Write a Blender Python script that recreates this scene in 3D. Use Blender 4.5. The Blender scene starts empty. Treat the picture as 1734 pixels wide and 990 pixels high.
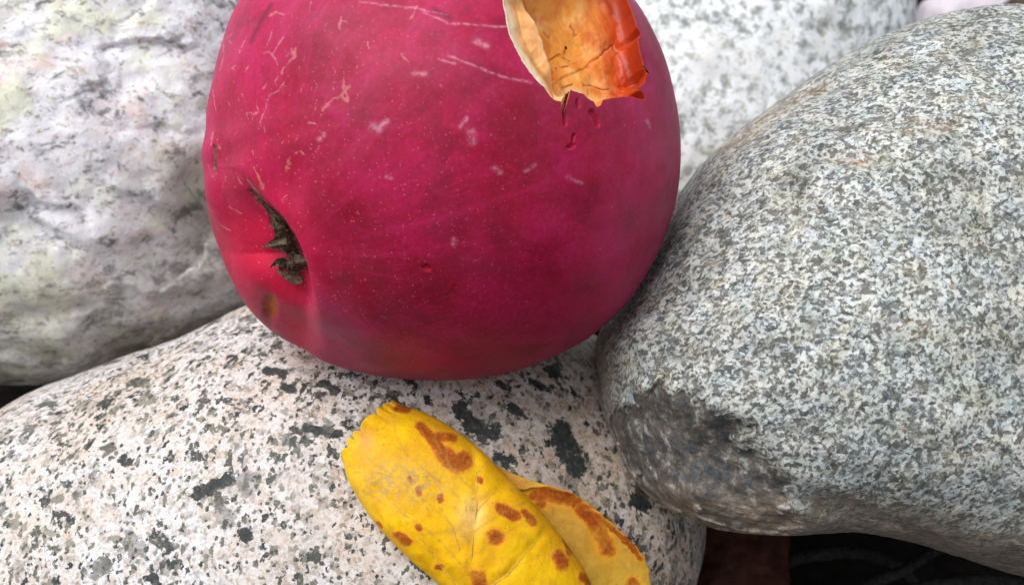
import bpy, math
import numpy as np
from mathutils import Vector
from mathutils.bvhtree import BVHTree

# ------------------------------------------------------------------ camera, sky, sun, exposure
S = bpy.context.scene
PITCH = math.radians(40.0)
CAM = np.array([0.0, 0.0, 250.0])                       # millimetres
RIGHT = np.array([1.0, 0.0, 0.0])
FWD = np.array([0.0, math.cos(PITCH), -math.sin(PITCH)])
UP = np.array([0.0, math.sin(PITCH), math.cos(PITCH)])
K = 36.0 / 35.0 / 1734.0                                # picture pixel -> tangent

cd = bpy.data.cameras.new("camera")
cam = bpy.data.objects.new("camera", cd)
S.collection.objects.link(cam)
cam.location = CAM / 1000.0
cam.rotation_euler = (math.pi / 2 - PITCH, 0, 0)
cd.lens = 35.0
cd.sensor_width = 36.0
cd.sensor_fit = 'HORIZONTAL'
cd.clip_start = 0.005
cd.clip_end = 100.0
cd.dof.use_dof = True
cd.dof.focus_distance = 0.152
cd.dof.aperture_fstop = 30.0
S.camera = cam

W = bpy.data.worlds.new("World")
S.world = W
W.use_nodes = True
nt = W.node_tree
nt.nodes.clear()
SUN_EL, SUN_AZ = math.radians(66), math.radians(-105)    # azimuth clockwise from +Y
sky = nt.nodes.new('ShaderNodeTexSky')
sky.sky_type = 'NISHITA'
sky.sun_disc = False
sky.sun_elevation = SUN_EL
sky.sun_rotation = SUN_AZ
sky.air_density = 1.0
sky.dust_density = 4.0
hs = nt.nodes.new('ShaderNodeHueSaturation')
hs.inputs['Saturation'].default_value = 0.30           # thin cloud cover greys the sky
bg = nt.nodes.new('ShaderNodeBackground')
bg.inputs['Strength'].default_value = 0.15
wo = nt.nodes.new('ShaderNodeOutputWorld')
nt.links.new(sky.outputs[0], hs.inputs['Color'])
nt.links.new(hs.outputs[0], bg.inputs['Color'])
nt.links.new(bg.outputs[0], wo.inputs['Surface'])

sl = bpy.data.lights.new("sun", 'SUN')
sl.energy = 1.5
sl.angle = math.radians(42)
sl.color = (1.0, 0.985, 0.965)
so = bpy.data.objects.new("sun", sl)
S.collection.objects.link(so)
_d = Vector((math.sin(SUN_AZ) * math.cos(SUN_EL), math.cos(SUN_AZ) * math.cos(SUN_EL), math.sin(SUN_EL)))
so.rotation_euler = _d.to_track_quat('Z', 'Y').to_euler()
so.location = (0, 0, 2)

S.view_settings.view_transform = 'Standard'
S.view_settings.look = 'None'
S.view_settings.exposure = 0.44
S.view_settings.gamma = 1.0
S.render.engine = 'CYCLES'
S.cycles.max_bounces = 8

# ------------------------------------------------------------------ numeric helpers
rng = np.random.default_rng(7)
_perm = np.random.default_rng(3).permutation(256)
_perm = np.concatenate([_perm, _perm, _perm])
_g = np.random.default_rng(4).normal(size=(256, 3))
_g /= np.linalg.norm(_g, axis=1)[:, None]


def perlin(p):
    i = np.floor(p).astype(int)
    f = p - i
    u = f * f * f * (f * (f * 6 - 15) + 10)
    i &= 255
    out = 0
    for dx in (0, 1):
        wx = u[:, 0] if dx else 1 - u[:, 0]
        for dy in (0, 1):
            wy = u[:, 1] if dy else 1 - u[:, 1]
            for dz in (0, 1):
                wz = u[:, 2] if dz else 1 - u[:, 2]
                h = _perm[_perm[_perm[(i[:, 0] + dx) & 255] + ((i[:, 1] + dy) & 255)] + ((i[:, 2] + dz) & 255)]
                out = out + wx * wy * wz * (_g[h] * (f - np.array([dx, dy, dz]))).sum(1)
    return out


def fbm(p, octaves=4, rough=0.5):
    a, t, o = 1.0, 0.0, 0
    for k in range(octaves):
        o = o + a * perlin(p * 2 ** k + 17.3 * k)
        a *= rough
    return o


def sstep(a, b, x):
    t = np.clip((x - a) / (b - a), 0, 1)
    return t * t * (3 - 2 * t)


def to_px(c):
    """camera-frame mm (x right, y up, depth) -> photo pixels"""
    return np.stack([867 + c[:, 0] / (c[:, 2] * K), 495 - c[:, 1] / (c[:, 2] * K)], 1)


def at(px, py, d):
    px, py, d = np.broadcast_arrays(np.asarray(px, float), np.asarray(py, float), np.asarray(d, float))
    return np.stack([(px - 867) * K * d, -(py - 495) * K * d, d], -1)


def world(c):
    return CAM + c[..., :1] * RIGHT + c[..., 1:2] * UP + c[..., 2:3] * FWD


def catmull(pts, n, closed=False):
    P = np.asarray(pts, float)
    if closed:
        P = np.vstack([P[-1], P, P[0], P[1]])
    else:
        P = np.vstack([2 * P[0] - P[1], P, 2 * P[-1] - P[-2]])
    m = len(P) - 3
    t = np.linspace(0, m, n, endpoint=not closed)
    k = np.minimum(t.astype(int), m - 1)
    u = (t - k)[:, None]
    a, b, c, d = P[k], P[k + 1], P[k + 2], P[k + 3]
    return 0.5 * (2 * b + (c - a) * u + (2 * a - 5 * b + 4 * c - d) * u ** 2 + (3 * b - a - 3 * c + d) * u ** 3)


def polydist(q, pts, r=None):
    """distance of points q (n,2) to a polyline in pixels; optional radius tapering along it"""
    P = np.asarray(pts, float)
    best = np.full(len(q), 1e9)
    for a, b in zip(P[:-1], P[1:]):
        ab = b - a
        t = np.clip(((q - a) @ ab) / (ab @ ab + 1e-9), 0, 1)
        best = np.minimum(best, np.hypot(*(q - a - t[:, None] * ab).T))
    return best


def inside(q, poly):
    P = np.asarray(poly, float)
    r = np.zeros(len(q), bool)
    j = len(P) - 1
    for i in range(len(P)):
        xi, yi = P[i]; xj, yj = P[j]
        c = ((yi > q[:, 1]) != (yj > q[:, 1])) & (q[:, 0] < (xj - xi) * (q[:, 1] - yi) / (yj - yi + 1e-12) + xi)
        r ^= c
        j = i
    return r


def smooth_per(a, sig):
    n = len(a)
    f = np.fft.rfftfreq(n) * n
    w = 2 * np.pi * sig / n
    return np.fft.irfft(np.fft.rfft(a) * np.exp(-0.5 * (f * w) ** 2), n)


# ------------------------------------------------------------------ object helpers
def mesh_obj(name, cverts, faces, material, parent=None, origin=None, smooth=True, attrs=None, colors=None):
    """link one mesh given in the camera frame (mm); origin is the object's own base point (world mm)"""
    w = world(np.asarray(cverts, float)) / 1000.0
    if origin is None:
        origin = w.mean(0) * 1000.0
    o0 = np.asarray(origin, float) / 1000.0
    me = bpy.data.meshes.new(name)
    faces = np.asarray(faces)
    n, k = faces.shape
    me.vertices.add(len(w))
    me.vertices.foreach_set('co', (w - o0).astype(np.float32).ravel())
    me.loops.add(n * k)
    me.loops.foreach_set('vertex_index', faces.astype(np.int32).ravel())
    me.polygons.add(n)
    me.polygons.foreach_set('loop_start', np.arange(0, n * k, k, dtype=np.int32))
    me.polygons.foreach_set('use_smooth', np.full(n, smooth))
    me.update(calc_edges=True)
    me.validate()
    for an, av in (attrs or {}).items():
        at_ = me.attributes.new(an, 'FLOAT', 'POINT')
        at_.data.foreach_set('value', np.asarray(av, np.float32))
    for an, av in (colors or {}).items():
        at_ = me.attributes.new(an, 'FLOAT_COLOR', 'POINT')
        c4 = np.ones((len(w), 4), np.float32); c4[:, :3] = av
        at_.data.foreach_set('color', c4.ravel())
    me.materials.append(material)
    ob = bpy.data.objects.new(name, me)
    S.collection.objects.link(ob)
    ob.location = o0
    if parent:
        ob.parent = parent
        ob.location = Vector(o0) - parent.location
    return ob


def empty(name, origin):
    o = bpy.data.objects.new(name, None)
    o.empty_display_size = 0.01
    S.collection.objects.link(o)
    o.location = Vector(np.asarray(origin) / 1000.0)
    return o


def tag(o, label=None, cat=None, group=None, kind=None):
    for k_, v in (('label', label), ('category', cat), ('group', group), ('kind', kind)):
        if v:
            o[k_] = v
    return o


def grid_faces(nu, nv, wrap_v=True):
    i = np.arange(nu - 1)[:, None]
    j = np.arange(nv if wrap_v else nv - 1)[None]
    j2 = (j + 1) % nv
    return np.stack([i * nv + j, i * nv + j2, (i + 1) * nv + j2, (i + 1) * nv + j], -1).reshape(-1, 4)


def tube(path, rad, n=10, seed=0, rough=0.12):
    """camera-frame tube with uneven bark-like radius, closed ends"""
    P = catmull(path, max(24, 8 * len(path)))
    m = len(P)
    R = np.interp(np.linspace(0, 1, m), np.linspace(0, 1, len(rad)), rad)
    T = np.gradient(P, axis=0); T /= np.linalg.norm(T, axis=1)[:, None]
    ref = np.array([0.3, 0.2, 1.0])
    A = np.cross(T, ref); A /= np.linalg.norm(A, axis=1)[:, None]
    B = np.cross(T, A)
    th = np.linspace(0, 2 * np.pi, n, endpoint=False)
    ring = P[:, None] + (A[:, None] * np.cos(th)[None, :, None] + B[:, None] * np.sin(th)[None, :, None]) * R[:, None, None]
    V = ring.reshape(-1, 3)
    V = V + (V - np.repeat(P, n, 0)) * (rough * 2 * fbm(V * 0.5 + seed, 3))[:, None]
    V[:n] = P[0] + (V[:n] - P[0]) * 0.05
    V[-n:] = P[-1] + (V[-n:] - P[-1]) * 0.05
    return V, grid_faces(m, n)


# ------------------------------------------------------------------ material helper
class G:
    def __init__(s, name, rough=0.6, spec=0.4):
        s.m = bpy.data.materials.new(name)
        s.m.use_nodes = True
        s.t = s.m.node_tree
        s.b = s.t.nodes['Principled BSDF']
        s.b.inputs['Roughness'].default_value = rough
        s.b.inputs['Specular IOR Level'].default_value = spec
        tc = s.n('ShaderNodeTexCoord')
        s.P = s.vm('SCALE', tc.outputs['Object'], scale=1000.0)

    def n(s, t):
        return s.t.nodes.new(t)

    def put(s, sock, v):
        if isinstance(v, bpy.types.NodeSocket):
            s.t.links.new(v, sock)
        elif isinstance(v, tuple) and len(v) == 3 and sock.type == 'RGBA':
            sock.default_value = (*v, 1)
        else:
            sock.default_value = v

    def vm(s, op, a, b=None, scale=None):
        k = s.n('ShaderNodeVectorMath'); k.operation = op
        s.put(k.inputs[0], a)
        if b is not None: s.put(k.inputs[1], b)
        if scale is not None: s.put(k.inputs['Scale'], scale)
        return k.outputs[0]

    def ma(s, op, a, b=0.0, c=None, clamp=False):
        k = s.n('ShaderNodeMath'); k.operation = op; k.use_clamp = clamp
        s.put(k.inputs[0], a); s.put(k.inputs[1], b)
        if c is not None: s.put(k.inputs[2], c)
        return k.outputs[0]

    def noise(s, v, scale, detail=4, rough=0.55, dist=0.0, color=False):
        k = s.n('ShaderNodeTexNoise')
        s.put(k.inputs['Vector'], v)
        k.inputs['Scale'].default_value = scale
        k.inputs['Detail'].default_value = detail
        k.inputs['Roughness'].default_value = rough
        k.inputs['Distortion'].default_value = dist
        return k.outputs['Color'] if color else k.outputs['Fac']

    def vor(s, v, scale, feature='F1', rand=1.0):
        k = s.n('ShaderNodeTexVoronoi'); k.feature = feature
        s.put(k.inputs['Vector'], v)
        k.inputs['Scale'].default_value = scale
        k.inputs['Randomness'].default_value = rand
        return k.outputs['Distance'], k.outputs.get('Color')

    def sep(s, c):
        k = s.n('ShaderNodeSeparateColor'); s.put(k.inputs[0], c)
        return k.outputs[0], k.outputs[1], k.outputs[2]

    def ramp(s, f, stops, interp='LINEAR'):
        k = s.n('ShaderNodeValToRGB'); s.put(k.inputs[0], f)
        e = k.color_ramp.elements
        k.color_ramp.interpolation = interp
        while len(e) < len(stops): e.new(0.5)
        for q, (p, c) in zip(e, stops):
            q.position = p
            q.color = (*c, 1) if isinstance(c, tuple) else (c, c, c, 1)
        return k.outputs[0]

    def mix(s, f, a, b, blend='MIX'):
        k = s.n('ShaderNodeMix'); k.data_type = 'RGBA'; k.blend_type = blend
        s.put(k.inputs[0], f); s.put(k.inputs[6], a); s.put(k.inputs[7], b)
        return k.outputs[2]

    def attr(s, name, color=False):
        k = s.n('ShaderNodeAttribute'); k.attribute_name = name
        return k.outputs['Color'] if color else k.outputs['Fac']

    def mapping(s, v, rot, scale):
        k = s.n('ShaderNodeVectorRotate'); k.rotation_type = 'EULER_XYZ'
        s.put(k.inputs['Vector'], v)
        k.inputs['Rotation'].default_value = rot
        return s.vm('MULTIPLY', k.outputs[0], scale)

    def warp(s, v, scale, amount, detail=3):
        c = s.noise(v, scale, detail, 0.6, color=True)
        d = s.vm('SUBTRACT', c, (0.5, 0.5, 0.5))
        return s.vm('ADD', v, s.vm('SCALE', d, scale=amount))

    def bump(s, h, dist=0.0003, strength=0.5):
        k = s.n('ShaderNodeBump')
        k.inputs['Strength'].default_value = strength
        k.inputs['Distance'].default_value = dist
        s.put(k.inputs['Height'], h)
        if s.b.inputs['Normal'].is_linked:
            s.t.links.new(s.b.inputs['Normal'].links[0].from_socket, k.inputs['Normal'])
        s.t.links.new(k.outputs[0], s.b.inputs['Normal'])

    def done(s, color):
        s.put(s.b.inputs['Base Color'], color)
        return s.m


def mat_granite():
    g = G('pink_granite', 0.62, 0.3)
    Pw = g.warp(g.P, 0.9, 1.6, 4)
    _, c1 = g.vor(Pw, 0.70)
    r1, g1, b1 = g.sep(c1)
    base = g.ramp(r1, [(0.0, (.64, .635, .65)), (.40, (.56, .55, .55)), (.50, (.60, .60, .625)), (.62, (.58, .51, .47)),
                       (.72, (.50, .43, .36)), (.80, (.58, .53, .50)), (.90, (.33, .28, .235)), (1, (.22, .21, .20))])
    d2, c2 = g.vor(g.warp(g.P, 2.2, 0.8, 4), 2.3)
    r2, g2, b2 = g.sep(c2)
    base = g.mix(0.42, base, g.ramp(r2, [(0, (.76, .76, .79)), (.5, (.60, .58, .56)), (.78, (.50, .40, .33)), (.92, (.24, .22, .19)), (1, (.10, .10, .09))]))
    tint = g.ramp(g.noise(g.P, 0.040, 3), [(.46, (.97, .98, 1.0)), (.64, (.92, .83, .74))])
    base = g.mix(0.8, base, tint, 'MULTIPLY')
    base = g.mix(g.ma('MULTIPLY', g.attr('tan'), g.ramp(g.noise(g.P, .35, 5, .65), [(.34, .25), (.6, 1.0)])), base, (.80, .66, .52), 'MULTIPLY')
    clus = g.noise(g.P, 0.10, 3)
    m = None
    # dark mica and hornblende in four sizes, each ragged in its own way
    for k, (rot, scl, dens, th, wa) in enumerate((((0.5, 0.3, 0.9), (1.0, 1.9, 1.3), .20, .955, 3.4), ((0.9, -0.4, 0.2), (1.0, 2.3, 1.5), .42, .915, 2.4),
                                              ((0.1, 0.8, 2.0), (1.0, 1.7, 1.4), .75, .88, 1.4), ((1.2, 0.2, 1.1), (1.0, 1.4, 1.2), 1.4, .885, .8))):
        Pe = g.mapping(g.warp(g.P, 1.1 / wa + .25, wa, 5), rot, scl)
        _, c3 = g.vor(Pe, dens)
        r3, g3, b3 = g.sep(c3)
        t = g.ma('ADD', r3, g.ma('MULTIPLY', g.ma('SUBTRACT', clus, .5), .30 if k else .1))
        mk = g.ramp(t, [(th - .02, 0.0), (th + .03, 1.0)])
        mk = g.ma('MULTIPLY', mk, g.ramp(g.noise(g.warp(g.P, 1.2, 1.0), (.9, 1.1, 1.5, 2.2)[k], 4, .7), [(.34, 0.0), (.42, 1.0)]))
        tone = g.ramp(g3, [(0, (.018, .021, .022)), (.35, (.040, .047, .044)), (.65, (.085, .088, .068)), (.85, (.17, .16, .125)), (1, (.26, .235, .19))])
        col = g.mix(mk, base if k == 0 else col, tone)
        m = mk if m is None else g.ma('MAXIMUM', m, mk)
    bk = g.ramp(g.ma('ADD', g.attr('black'), g.ma('MULTIPLY', g.ma('SUBTRACT', g.noise(g.warp(g.P, .5, 1.5), .55, 6, .7), .5), 2.2)), [(.50, 0.0), (.58, 1.0)])
    bk = g.ma('MULTIPLY', bk, g.ramp(g.attr('black'), [(.05, 0.0), (.15, 1.0)]))
    col = g.mix(bk, col, g.ramp(g.noise(g.P, .9, 4, .7), [(.36, (.016, .019, .020)), (.6, (.045, .05, .046)), (.7, (.12, .115, .10))]))
    sm = g.ramp(g.noise(g.warp(g.P, .5, 2), 0.36, 6, .68), [(.58, 0.0), (.68, .6)])
    col = g.mix(sm, col, g.mix(g.noise(g.P, .8, 3), (.10, .10, .085), (.30, .28, .23)))
    g.bump(g.noise(g.P, 2.0, 4, .6), 0.00035, 0.5)
    g.bump(g.ma('ADD', r1, g.ma('MULTIPLY', r2, .5)), 0.00018, 0.35)
    g.put(g.b.inputs['Roughness'], g.ramp(m, [(0, .68), (1, .42)]))
    return g.done(col)


def mat_greystone():
    g = G('grey_diorite', 0.7, 0.3)
    Pw = g.warp(g.P, 0.9, 1.7, 5)
    _, c1 = g.vor(Pw, 1.15)
    r1, g1, b1 = g.sep(c1)
    base = g.ramp(r1, [(0, (.035, .04, .05)), (.14, (.075, .082, .088)), (.26, (.19, .195, .18)), (.38, (.38, .40, .375)),
                       (.55, (.54, .57, .555)), (.82, (.66, .70, .69)), (1, (.52, .48, .37))])
    _, c2 = g.vor(g.warp(g.P, 2.2, 1.0, 5), 3.0)
    r2, g2, b2 = g.sep(c2)
    base = g.mix(0.48, base, g.ramp(r2, [(0, (.03, .035, .04)), (.25, (.13, .135, .13)), (.45, (.45, .47, .45)), (1, (.74, .77, .76))]))
    for k, (rot, ds) in enumerate((((0.2, 0.9, 0.6), .65), ((0.6, -0.7, 2.2), .75), ((1.4, .3, 1.2), .7), ((-.5, 1.3, .3), .55))):
        Pn = g.mapping(g.warp(g.P, 1.0, 1.3, 4), rot, (1.0, 3.6, 3.0))
        _, cn = g.vor(Pn, ds)
        rn, gn, bn = g.sep(cn)
        base = g.mix(g.ramp(rn, [(.86, 0.0), (.89, .75)]), base, (.70, .72, .69))
        base = g.mix(g.ramp(gn, [(.86, 0.0), (.89, .8)]), base, g.mix(bn, (.05, .056, .068), (.16, .15, .125)))
    hu, hv, hw = g.sep(g.noise(g.P, .22, 5, .65, color=True))
    base = g.mix(g.ramp(hu, [(.46, 0.0), (.62, .8)]), base, (.86, .93, 1.0), 'MULTIPLY')
    base = g.mix(g.ramp(hv, [(.48, 0.0), (.62, .85)]), base, (.96, .91, .80), 'MULTIPLY')
    base = g.mix(g.ramp(hw, [(.48, 0.0), (.62, .6)]), base, (.70, .76, .74), 'MULTIPLY')
    dk = g.ramp(g.noise(g.warp(g.P, .6, 2.4), 0.36, 6, .66), [(.56, 0.0), (.66, .8)])
    base = g.mix(dk, base, g.mix(g.noise(g.P, 1.3, 4), (.05, .055, .06), (.22, .21, .18)))
    mac = g.ramp(g.noise(g.warp(g.P, .15, 6), 0.075, 4, .6), [(.36, (.62, .62, .60)), (.56, (1.0, 1.0, 1.0))])
    base = g.mix(.85, base, mac, 'MULTIPLY')
    dk2 = g.ramp(g.noise(g.warp(g.P, .3, 4), 0.20, 6, .7), [(.57, 0.0), (.66, .65)])
    base = g.mix(dk2, base, g.mix(g.noise(g.P, 1.1, 4, .7), (.045, .05, .058), (.24, .22, .17)))
    rust = g.ma('MULTIPLY', g.ramp(g.noise(g.P, 0.13, 4, .6), [(.58, 0.0), (.70, .6)]), g.ramp(g.noise(g.P, 1.3, 4), [(.46, 0.0), (.58, 1.0)]))
    base = g.mix(rust, base, (.26, .17, .075))
    spot = g.attr('rust')
    base = g.mix(g.ma('MULTIPLY', spot, g.ramp(g.noise(g.P, 1.1, 5, .75), [(.44, 0.0), (.58, .85)])), base, (.38, .19, .07))
    chip = g.attr('chip')
    nz = g.noise(g.warp(g.P, .5, 2.5), 0.42, 7, .74)
    chipc = g.ramp(nz, [(.32, (.018, .021, .028)), (.46, (.055, .058, .064)), (.52, (.115, .085, .06)), (.57, (.16, .165, .16)), (.64, (.42, .42, .39))])
    cm = g.ramp(g.ma('ADD', chip, g.ma('MULTIPLY', g.ma('SUBTRACT', g.noise(g.warp(g.P, .5, 2), .45, 7, .75), .5), 1.7)), [(.30, 0.0), (.60, .92)])
    base = g.mix(g.ma('MULTIPLY', cm, g.ramp(chip, [(0, 0.0), (.12, 1.0)])), base, chipc)
    brown_tint = g.attr('brown_tint')
    base = g.mix(g.ma('MULTIPLY', brown_tint, g.ramp(g.noise(g.P, .7, 5, .7), [(.25, .35), (.6, .95)])), base,
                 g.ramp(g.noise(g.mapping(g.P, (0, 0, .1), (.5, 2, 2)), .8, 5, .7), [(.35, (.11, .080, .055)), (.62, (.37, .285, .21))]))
    g.bump(g.noise(g.P, 1.5, 6, .7), 0.0006, 0.7)
    g.bump(g.ma('ADD', r1, r2), 0.00022, 0.4)
    return g.done(base)


def mat_quartz():
    g = G('cloudy_quartz', 0.5, 0.4)
    Ps = g.mapping(g.warp(g.P, .09, 9.0, 5), (0.35, 0.25, -0.35), (0.8, 1.25, 1.4))
    n1 = g.noise(Ps, 0.085, 9, .66, .5)
    base = g.ramp(n1, [(.30, (.20, .20, .21)), (.38, (.45, .45, .48)), (.45, (.70, .70, .74)), (.60, (.80, .80, .82)), (.75, (.66, .67, .60))])
    tr, tg, tb = g.sep(g.noise(g.warp(g.P, .1, 8), 0.055, 5, .65, color=True))
    base = g.mix(g.ramp(tr, [(.50, 0.0), (.60, .7)]), base, (.68, .50, .46))
    base = g.mix(g.ramp(tg, [(.50, 0.0), (.60, .7)]), base, (.66, .70, .50))
    base = g.mix(g.ramp(tb, [(.48, 0.0), (.60, .6)]), base, (.54, .55, .58))
    for sc, rot, st, lo, hi, cc in ((.13, (0.2, 0.1, -0.4), (.7, 1.7, 1.5), .54, .64, (.10, .10, .11)), (.30, (0.4, 0.2, -.1), (.7, 1.5, 1.3), .555, .64, (.08, .08, .09)),
                                    (.55, (.1, .3, .5), (.8, 1.5, 1.3), .56, .66, (.20, .17, .10)), (.22, (.6, .1, .2), (.8, 1.3, 1.3), .60, .70, (.46, .27, .21))):
        fl = g.ramp(g.noise(g.mapping(g.warp(g.P, .25, 3.5, 4), rot, st), sc, 7, .7), [(lo, 0.0), (hi, .85)])
        base = g.mix(fl, base, cc)
    brown_tint = g.attr('brown_tint')
    base = g.mix(g.ma('MULTIPLY', brown_tint, g.ramp(g.noise(Ps, .16, 7, .7), [(.30, .30), (.60, 1.0)])), base,
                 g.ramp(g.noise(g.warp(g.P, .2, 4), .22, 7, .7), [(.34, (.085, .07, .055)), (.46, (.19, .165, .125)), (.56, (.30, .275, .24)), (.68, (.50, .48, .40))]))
    g.bump(g.noise(g.warp(g.P, .15, 5), .22, 8, .68), 0.0013, 0.5)
    return g.done(base)


def mat_white():
    g = G('white_granite', 0.65, 0.3)
    Pw = g.warp(g.P, .4, 2.5)
    n = g.noise(Pw, .30, 6, .66)
    base = g.ramp(n, [(.37, (.24, .26, .26)), (.45, (.52, .55, .55)), (.51, (.74, .77, .80)), (.8, (.82, .82, .82))])
    n2 = g.noise(g.P, .42, 5, .65)
    base = g.mix(g.ramp(n2, [(.55, 0.0), (.64, .7)]), base, (.25, .28, .22))
    base = g.mix(g.ramp(g.noise(g.P, .1, 3), [(.5, 0.0), (.7, .35)]), base, (.66, .62, .53))
    g.bump(g.noise(g.P, .8, 5), 0.0005, 0.4)
    return g.done(base)


def mat_plain(name, c0, c1, scale=.3, rough=.8, bump=.0006, spec=.08):
    g = G(name, rough, spec)
    n = g.noise(g.P, scale, 6, .65)
    g.bump(n, bump, .7)
    return g.done(g.ramp(n, [(.32, c0), (.66, c1)]))


def mat_skin():
    g = G('apple_skin', 0.42, 0.15)
    n1 = g.noise(g.P, .055, 5, .55)
    base = g.ramp(n1, [(.34, (.22, .0012, .010)), (.5, (.33, .0018, .030)), (.66, (.41, .0030, .062))])
    n2 = g.noise(g.warp(g.P, .2, 4), .17, 6, .68)
    base = g.mix(g.ramp(n2, [(.36, .55), (.5, 0.0)]), base, (.17, .0012, .010))
    base = g.mix(g.ramp(n2, [(.52, 0.0), (.68, .5)]), base, (.44, .0060, .085))
    n3 = g.noise(g.P, 1.6, 5, .7)
    base = g.mix(g.ramp(n3, [(.36, .28), (.5, 0.0)]), base, (.16, .0012, .010))
    base = g.mix(g.ramp(n3, [(.54, 0.0), (.70, .25)]), base, (.52, .05, .13))
    cal = g.attr('calyx_glow')
    base = g.mix(g.ma('MULTIPLY', cal, .85), base, (.48, .0030, .022))
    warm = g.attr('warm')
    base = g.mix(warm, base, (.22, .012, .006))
    # meridian streaks
    st = g.attr('meridian')
    cmb = g.n('ShaderNodeCombineXYZ'); g.put(cmb.inputs[0], st); g.put(cmb.inputs[1], g.attr('polar'))
    sn = g.noise(g.mapping(cmb.outputs[0], (0, 0, 0), (9.0, 1.1, 1.0)), 1.0, 5, .65)
    base = g.mix(g.ramp(sn, [(.5, 0.0), (.75, .45)]), base, (.20, .002, .022))
    base = g.mix(g.ramp(sn, [(.30, .35), (.46, 0.0)]), base, (.50, .012, .10))
    # waxy bloom, rubbed off in places
    bl = g.ma('MULTIPLY', g.attr('bloom'), g.ramp(g.noise(g.warp(g.P, .12, 6), .10, 7, .66), [(.33, .15), (.65, 1.0)]))
    base = g.mix(g.ma('MULTIPLY', bl, .12), base, (.58, .18, .44))
    # lenticels: fine pale dots, more of them towards the calyx
    for sc, th, r0, a in ((.62, .76, .14, .26), (1.25, .74, .20, .20), (.33, .78, .09, .34)):
        d, c = g.vor(g.warp(g.P, .8, .5), sc)
        r, g_, b_ = g.sep(c)
        k = g.ma('MULTIPLY', g.ramp(r, [(th, 0.0), (th + .08, 1.0)]), g.ramp(d, [(r0 * .25, 1.0), (r0, 0.0)]))
        base = g.mix(g.ma('MULTIPLY', k, a), base, (.66, .22, .32))
    spk = g.attr('speckle')
    d, c = g.vor(g.mapping(g.warp(g.P, .7, .9), (.4, .2, .9), (1.0, 1.9, 1.4)), .95)
    r, g_, b_ = g.sep(c)
    k = g.ma('MULTIPLY', g.ramp(r, [(.42, 0.0), (.5, 1.0)]), g.ramp(d, [(.10, 1.0), (.20, 0.0)]))
    base = g.mix(g.ma('MULTIPLY', g.ma('MULTIPLY', k, spk), .34), base, (.66, .26, .22))
    # russet scars
    sc = g.attr('scar')
    fine = g.ma('SUBTRACT', g.noise(g.warp(g.P, 1.2, .8), 1.15, 6, .72), .5)
    scn = g.ramp(g.ma('ADD', sc, g.ma('MULTIPLY', fine, 2.0)), [(.44, 0.0), (1.0, 1.0)])
    scn = g.ma('MULTIPLY', scn, g.ramp(sc, [(.05, 0.0), (.2, 1.0)]))
    base = g.mix(g.ma('MULTIPLY', scn, .42), base, g.mix(g.ramp(g.noise(g.P, .07, 2), [(.42, 0.0), (.58, 1.0)]), (.62, .24, .28), (.62, .28, .17)))
    base = g.mix(g.ma('MULTIPLY', g.attr('pale'), g.ramp(g.noise(g.P, 1.2, 5, .7), [(.40, .05), (.6, .5)])), base, (.66, .34, .46))
    base = g.mix(g.ma('MULTIPLY', g.attr('nick'), .7), base, (.34, .002, .02))
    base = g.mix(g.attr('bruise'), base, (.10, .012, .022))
    base = g.mix(g.attr('cork'), base, g.ramp(g.noise(g.P, 1.6, 4), [(.35, (.035, .026, .018)), (.65, (.17, .12, .075))]))
    base = g.mix(g.attr('hole'), base, g.mix(g.noise(g.P, .9, 4), (.36, .04, .006), (.72, .22, .03)))
    g.put(g.b.inputs['Roughness'], g.ma('ADD', .40, g.ma('MULTIPLY', g.noise(g.warp(g.P, .1, 5), .14, 6, .65), .24)))
    g.b.inputs['Sheen Weight'].default_value = 0.03
    g.b.inputs['Sheen Roughness'].default_value = 0.5
    g.b.inputs['Sheen Tint'].default_value = (.85, .75, 1.0, 1)
    g.bump(g.noise(g.P, .5, 5, .6), 0.0003, 0.25)
    g.bump(scn, 0.00012, 0.4)
    return g.done(base)


def mat_flesh():
    g = G('apple_flesh', 0.42, 0.45)
    c = g.attr('tone', True)
    n = g.noise(g.warp(g.P, .4, 2.5), .55, 6, .68)
    c = g.mix(.55, c, g.ramp(n, [(.34, (.80, .62, .42)), (.48, (.95, .92, .88)), (.66, (1, 1, 1))]), 'MULTIPLY')
    g.bump(g.noise(g.P, .9, 6, .65), 0.0004, .5)
    g.b.inputs['Subsurface Weight'].default_value = .5
    g.b.inputs['Subsurface Radius'].default_value = (1.0, .4, .12)
    g.b.inputs['Subsurface Scale'].default_value = .002
    return g.done(c)


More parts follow.
